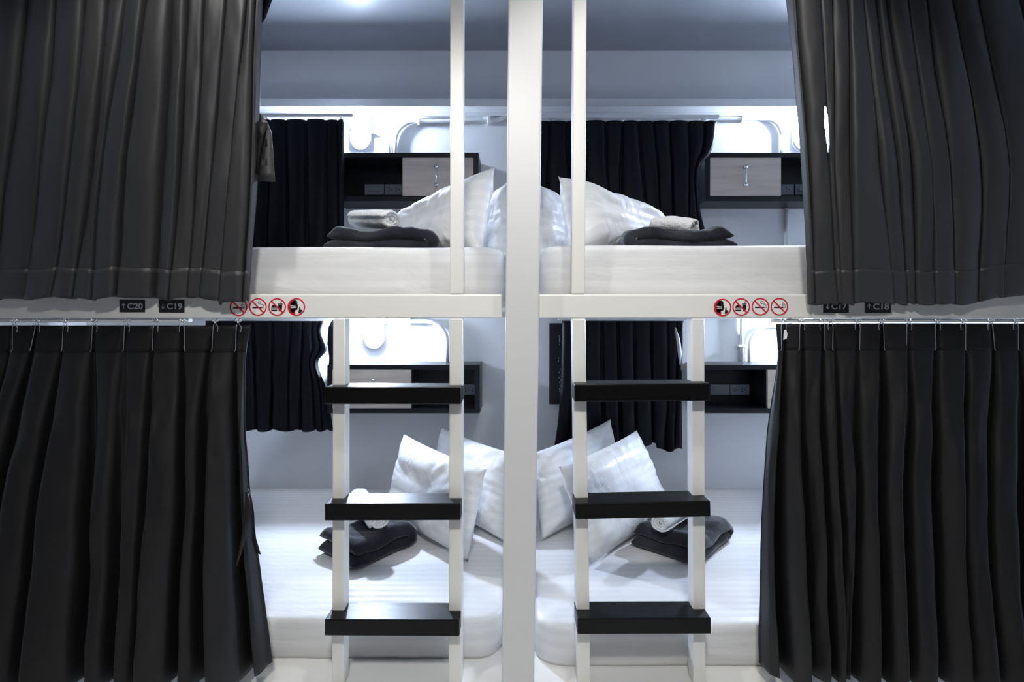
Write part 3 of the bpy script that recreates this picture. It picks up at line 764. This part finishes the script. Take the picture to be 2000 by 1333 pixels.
# back wall window curtains
def back_curtain(keys, D, label, seed, botf=None, amp=(.022, .028), pk=.5):
    bm, inf = curtain(keys, D, pk, amp[0], amp[1], '', None, seed, nv=46, nper=16, botf=botf, wr=.002, ov=(.0, .10), gap=(0, .08))
    t, o = place_curtain(bm, inf, label, M['curtain_back'], 'back wall curtains'); return t, inf
kBUL = [(234, [380, 412, 440, 470, 500, 527, 558, 597, 638, 660, 672]),
        (485, [360, 392, 425, 458, 495, 524, 562, 600, 640, 662, 671]),
        (525, [356, 390, 422, 455, 494, 523, 562, 601, 640, 663, 672])]
t, inf = back_curtain(kBUL, 2.47, 'black curtain on the back wall left of the upper left lamp', 31)
kBUR = [(237, [1052, 1073, 1106, 1140, 1184, 1216, 1247, 1276, 1308, 1345, 1377, 1401]),
        (300, [1048, 1071, 1108, 1142, 1184, 1214, 1252, 1283, 1310, 1347, 1370, 1388]),
        (318, [1047, 1070, 1110, 1143, 1184, 1213, 1254, 1285, 1312, 1347, 1360, 1372]),
        (400, [1045, 1070, 1112, 1146, 1190, 1212, 1262, 1288, 1314, 1345, 1358, 1366]),
        (482, [1045, 1070, 1112, 1146, 1192, 1216, 1268, 1294, 1318, 1346, 1370, 1386]),
        (525, [1045, 1070, 1112, 1146, 1194, 1218, 1270, 1298, 1320, 1348, 1372, 1390])]
t, inf = back_curtain(kBUR, 2.47, 'black curtain on the back wall right of the post, upper bunk', 32)
kBLL = [(627, [400, 430, 465, 493, 531, 568, 592, 612, 625, 633]),
        (645, [400, 430, 465, 494, 532, 568, 592, 610, 620, 628]),
        (685, [399, 429, 463, 496, 533, 567, 591, 612, 625, 637]),
        (704, [398, 428, 462, 497, 533, 566, 590, 606, 614, 621]),
        (751, [396, 426, 460, 500, 532, 565, 588, 612, 624, 633]),
        (842, [394, 424, 458, 503, 530, 566, 588, 618, 632, 650])]
t, inf = back_curtain(kBLL, 2.53, 'short black curtain on the back wall, lower left bunk', 33, botf=lambda u: 838+5*abs(math.sin(u*20)))
b = NB()
for q in ([(648, 626, 657, 626), (641, 640, 655, 640), (639, 672, 652, 672), (643, 700, 652, 700), (639, 752, 651, 752), (647, 800, 651, 800)],):
    R1 = [pw(*p_, 2.50, 2.49) for p_ in q]
    ribbon(b, [p for p, h in R1], [h for p, h in R1])
obj('turned_edge', b, M['curtain_back'], t, True)
kBLR = [(627, [1098, 1120, 1140, 1175, 1207, 1239, 1272, 1305, 1322, 1336]),
        (760, [1095, 1118, 1142, 1178, 1210, 1240, 1274, 1306, 1322, 1332]),
        (870, [1085, 1108, 1140, 1180, 1212, 1243, 1276, 1300, 1318, 1333]),
        (878, [1083, 1106, 1140, 1180, 1212, 1243, 1276, 1300, 1318, 1333])]
t, inf = back_curtain(kBLR, 2.53, 'black curtain on the back wall right of the post, lower bunk', 34, botf=lambda u: 874+4*math.sin(u*25)+(5 if u > .7 else -4))
b = NB(); R1 = [pw(1318, 640, 1320, 640, 2.495, 2.495), pw(1321, 665, 1328, 662, 2.495, 2.495), pw(1324, 690, 1332, 690, 2.495, 2.495), pw(1327, 712, 1329, 714, 2.495, 2.495)]
ribbon(b, [p for p, h in R1], [h for p, h in R1]); obj('lining_edge', b, M['lining'], t, True)
def strip_track(px0, px1, py, D, label):
    a, c = W(px0, py, D), W(px1, py, D)
    return curtain_track(a.x, c.x, D, a.z, a.z+.014, label)
strip_track(340, 690, 228.5, 2.47, 'white curtain track on the back wall, left of the upper left lamp')
strip_track(1046, 1404, 231.5, 2.47, 'white curtain track on the back wall, right of the post, upper bunk')
strip_track(380, 664, 625.8, 2.53, 'white curtain track on the back wall, lower left bunk')
strip_track(1090, 1342, 625.8, 2.53, 'white curtain track on the back wall, lower right bunk')
# pale brackets that hold the upper tracks against the ledge
for trk in [o for o in bpy.data.objects if o.name.startswith('curtain_track') and 'back wall' in o['label']]:
    me = trk.data; xs = [v.co.x for v in me.vertices]
    for s in (.08, .5, .92):
        x = trk.location.x + min(xs) + (max(xs)-min(xs))*s
        b = NB(); bx(b, x-.008, x+.008, trk.location.y+.0085, WY-.001, trk.location.z+.004, trk.location.z+.010)
        o = obj('bracket', b, M['plastic']); o.parent = trk; o.location = -Vector(trk.location)

# ------------------------------------------------------------------ signs and stickers on the beams
def text_mesh(s, size):
    cu = bpy.data.curves.new('t', 'FONT'); cu.body = s; cu.size = size; cu.extrude = .0002; cu.align_x = 'LEFT'; cu.offset = size*.022
    o = bpy.data.objects.new('t', cu); C.objects.link(o); bpy.context.view_layer.update()
    me = bpy.data.meshes.new_from_object(o.evaluated_get(bpy.context.evaluated_depsgraph_get()))
    bpy.data.objects.remove(o); return me
def number_sign(px0, py0, px1, py1, s, up, label):
    y = BD-.0012; a, c = W(px0, py1, y), W(px1, py0, y); cx, cz = (a.x+c.x)/2, (a.z+c.z)/2
    t = thing('number_sign', (cx, y, cz), label, 'sign', 'bed number signs')
    b = NB(); bx(b, a.x, c.x, y, BD-.0001, a.z, c.z, .0003); obj('card', b, M['sign'], t)
    me = text_mesh(s, .0262); me.name = 'number'
    xs = [v.co.x for v in me.vertices]; ys = [v.co.y for v in me.vertices]
    want = (c.x-a.x)*.60; sx = want/(max(xs)-min(xs)); sz = .0162/(max(ys)-min(ys))
    for v in me.vertices:
        x, z = (v.co.x-min(xs))*sx, (v.co.y-(min(ys)+max(ys))/2)*sz
        v.co = Vector((a.x-cx + (c.x-a.x)*.32 + x, -.0004 - v.co.z, z))
    me.materials.clear(); me.materials.append(M['signtext'])
    o = bpy.data.objects.new('number', me); link(o, t)
    b = NB(); ax = a.x + (c.x-a.x)*.17; h = .0064; d = 1 if up else -1; lw = .0009
    flat(b, [(ax-lw, cz-h), (ax+lw, cz-h), (ax+lw, cz+h), (ax-lw, cz+h)], y-.0006, y-.0002)
    for s_ in (-1, 1):
        flat(b, [(ax, cz+d*(h+.001)), (ax+s_*.0046, cz+d*(h-.0040)), (ax+s_*.0046, cz+d*(h-.0062)), (ax, cz+d*(h-.0018))], y-.0007, y-.0002)
    obj('arrow', b, M['signtext'], t)
number_sign(233, 586, 283, 610.5, 'C20', True, 'black number sign reading C20 with an up arrow, on the left beam')
number_sign(310, 586, 360, 611, 'C19', False, 'black number sign reading C19 with a down arrow, on the left beam')
number_sign(1608, 586, 1658, 611.5, 'C17', False, 'black number sign reading C17 with a down arrow, on the right beam')
number_sign(1689, 586, 1740, 612, 'C18', True, 'black number sign reading C18 with an up arrow, on the right beam')
RS = 17.2/F*BD
def sticker(px, py, kind, label):
    c = W(px, py, BD); cx, cz = c.x, c.z; y = BD
    t = thing('prohibition_sticker', (cx, y, cz), label, 'sticker', 'round red prohibition stickers')
    S = lambda pts: [(cx+RS*p[0], cz+RS*p[1]) for p in pts]
    b = NB(); flat(b, S(disc(0, 0, .98)), y-.0004, y-.00005); obj('backing', b, M['vinyl'], t)
    b = NB(); ringp(b, cx, cz, RS*.86, RS, y-.0009, y-.0003)
    if kind == 'hush':
        flat(b, S([p for p in disc(0, 0, .9, 30, 105, 262)]), y-.0007, y-.0004)
    obj('ring', b, M['red'], t)
    if kind != 'hush':
        b = NB(); k = .7071; q = .055
        flat(b, S([(-.9*k-q, .9*k-q), (-.9*k+q, .9*k+q), (.9*k+q, -.9*k+q), (.9*k-q, -.9*k-q)]), y-.0009, y-.0005); obj('slash', b, M['red'], t)
    b = NB(); f = lambda pts, d=0: flat(b, S(pts), y-.0007-d, y-.0004)
    if kind in ('smoke', 'vape'):
        f([(-.62, -.16), (.46, -.16), (.46, .0), (-.62, .0)]); f([(.51, -.16), (.58, -.16), (.58, 0), (.51, 0)]); f([(.63, -.16), (.68, -.16), (.68, 0), (.63, 0)])
        if kind == 'smoke': curve = [(.64, .08), (.62, .24), (.50, .30), (.36, .28), (.30, .36), (.36, .48), (.24, .62), (.06, .60), (.0, .46), (.10, .34), (.22, .38)]
        else: curve = [(.62, .08), (.66, .22), (.56, .30), (.44, .28), (.36, .36), (.42, .50)]
        tube(b, [Vector((cx+RS*p[0], y-.0007, cz+RS*p[1])) for p in curve], .0007, 6)
        if kind == 'vape': tube(b, [Vector((cx+RS*p[0], y-.0007, cz+RS*p[1])) for p in [(.44, .08), (.38, .2), (.28, .24)]], .0007, 6)
    elif kind == 'food':
        f([(-.68, -.10)] + [(-.34+.34*math.cos(a_), -.10+.34*math.sin(a_)) for a_ in [PI-PI*i/12 for i in range(13)]] + [(0, -.10)])
        f([(-.70, -.16), (.02, -.16), (.02, -.27), (-.70, -.27)]); f([(-.68, -.32), (0, -.32), (-.04, -.48), (-.64, -.48)])
        f([(.10, .30), (.60, .30), (.52, -.48), (.18, -.48)]); f([(.06, .34), (.64, .34), (.62, .42), (.08, .42)])
        tube(b, [Vector((cx+RS*p[0], y-.0007, cz+RS*p[1])) for p in [(.40, .42), (.44, .60), (.58, .66)]], .0007, 6)
    else:
        f([(-.70, .10), (-.62, .45), (-.36, .74), (-.10, .80), (.10, .62), (.10, .36), (.20, .18), (.16, .06), (.22, -.06), (.12, -.14), (.16, -.26), (.02, -.36), (-.20, -.40), (-.30, -.70), (-.62, -.55), (-.72, -.2)])
        f([(.34, .02), (.44, .02), (.46, -.28), (.66, -.36), (.66, -.52), (.40, -.74), (.22, -.70), (.28, -.40)])
    obj('pictogram', b, M['ink'], t)
    if kind == 'hush':
        b = NB()
        f2 = lambda pts: flat(b, S(pts), y-.0010, y-.0007)
        f2([(-.66, .16), (-.06, .10), (-.06, .04), (-.66, .08)]); f2([(-.64, -.06), (-.06, -.04), (-.06, -.10), (-.64, -.14)])
        obj('white_mark', b, M['vinyl'], t)
ST = {'vape': 'no-smoking sticker with thin smoke', 'smoke': 'no-smoking sticker with curling smoke', 'food': 'no food or drink sticker with burger and cup', 'hush': 'keep-quiet sticker with a hushing face'}
for px, py, k, extra in ((466, 600.5, 'vape', 'half under the curtain edge on the left beam'), (504, 600, 'smoke', 'second of the four on the left beam'),
                         (541.5, 600, 'food', 'on the left beam'), (579, 600, 'hush', 'on the left beam'),
                         (1411, 601, 'hush', 'on the right beam'), (1447.5, 600, 'food', 'on the right beam'), (1485, 599.5, 'smoke', 'on the right beam'), (1522, 599.5, 'vape', 'last one right on the right beam')):
    sticker(px, py, k, 'round red ' + ST[k] + ' ' + extra)
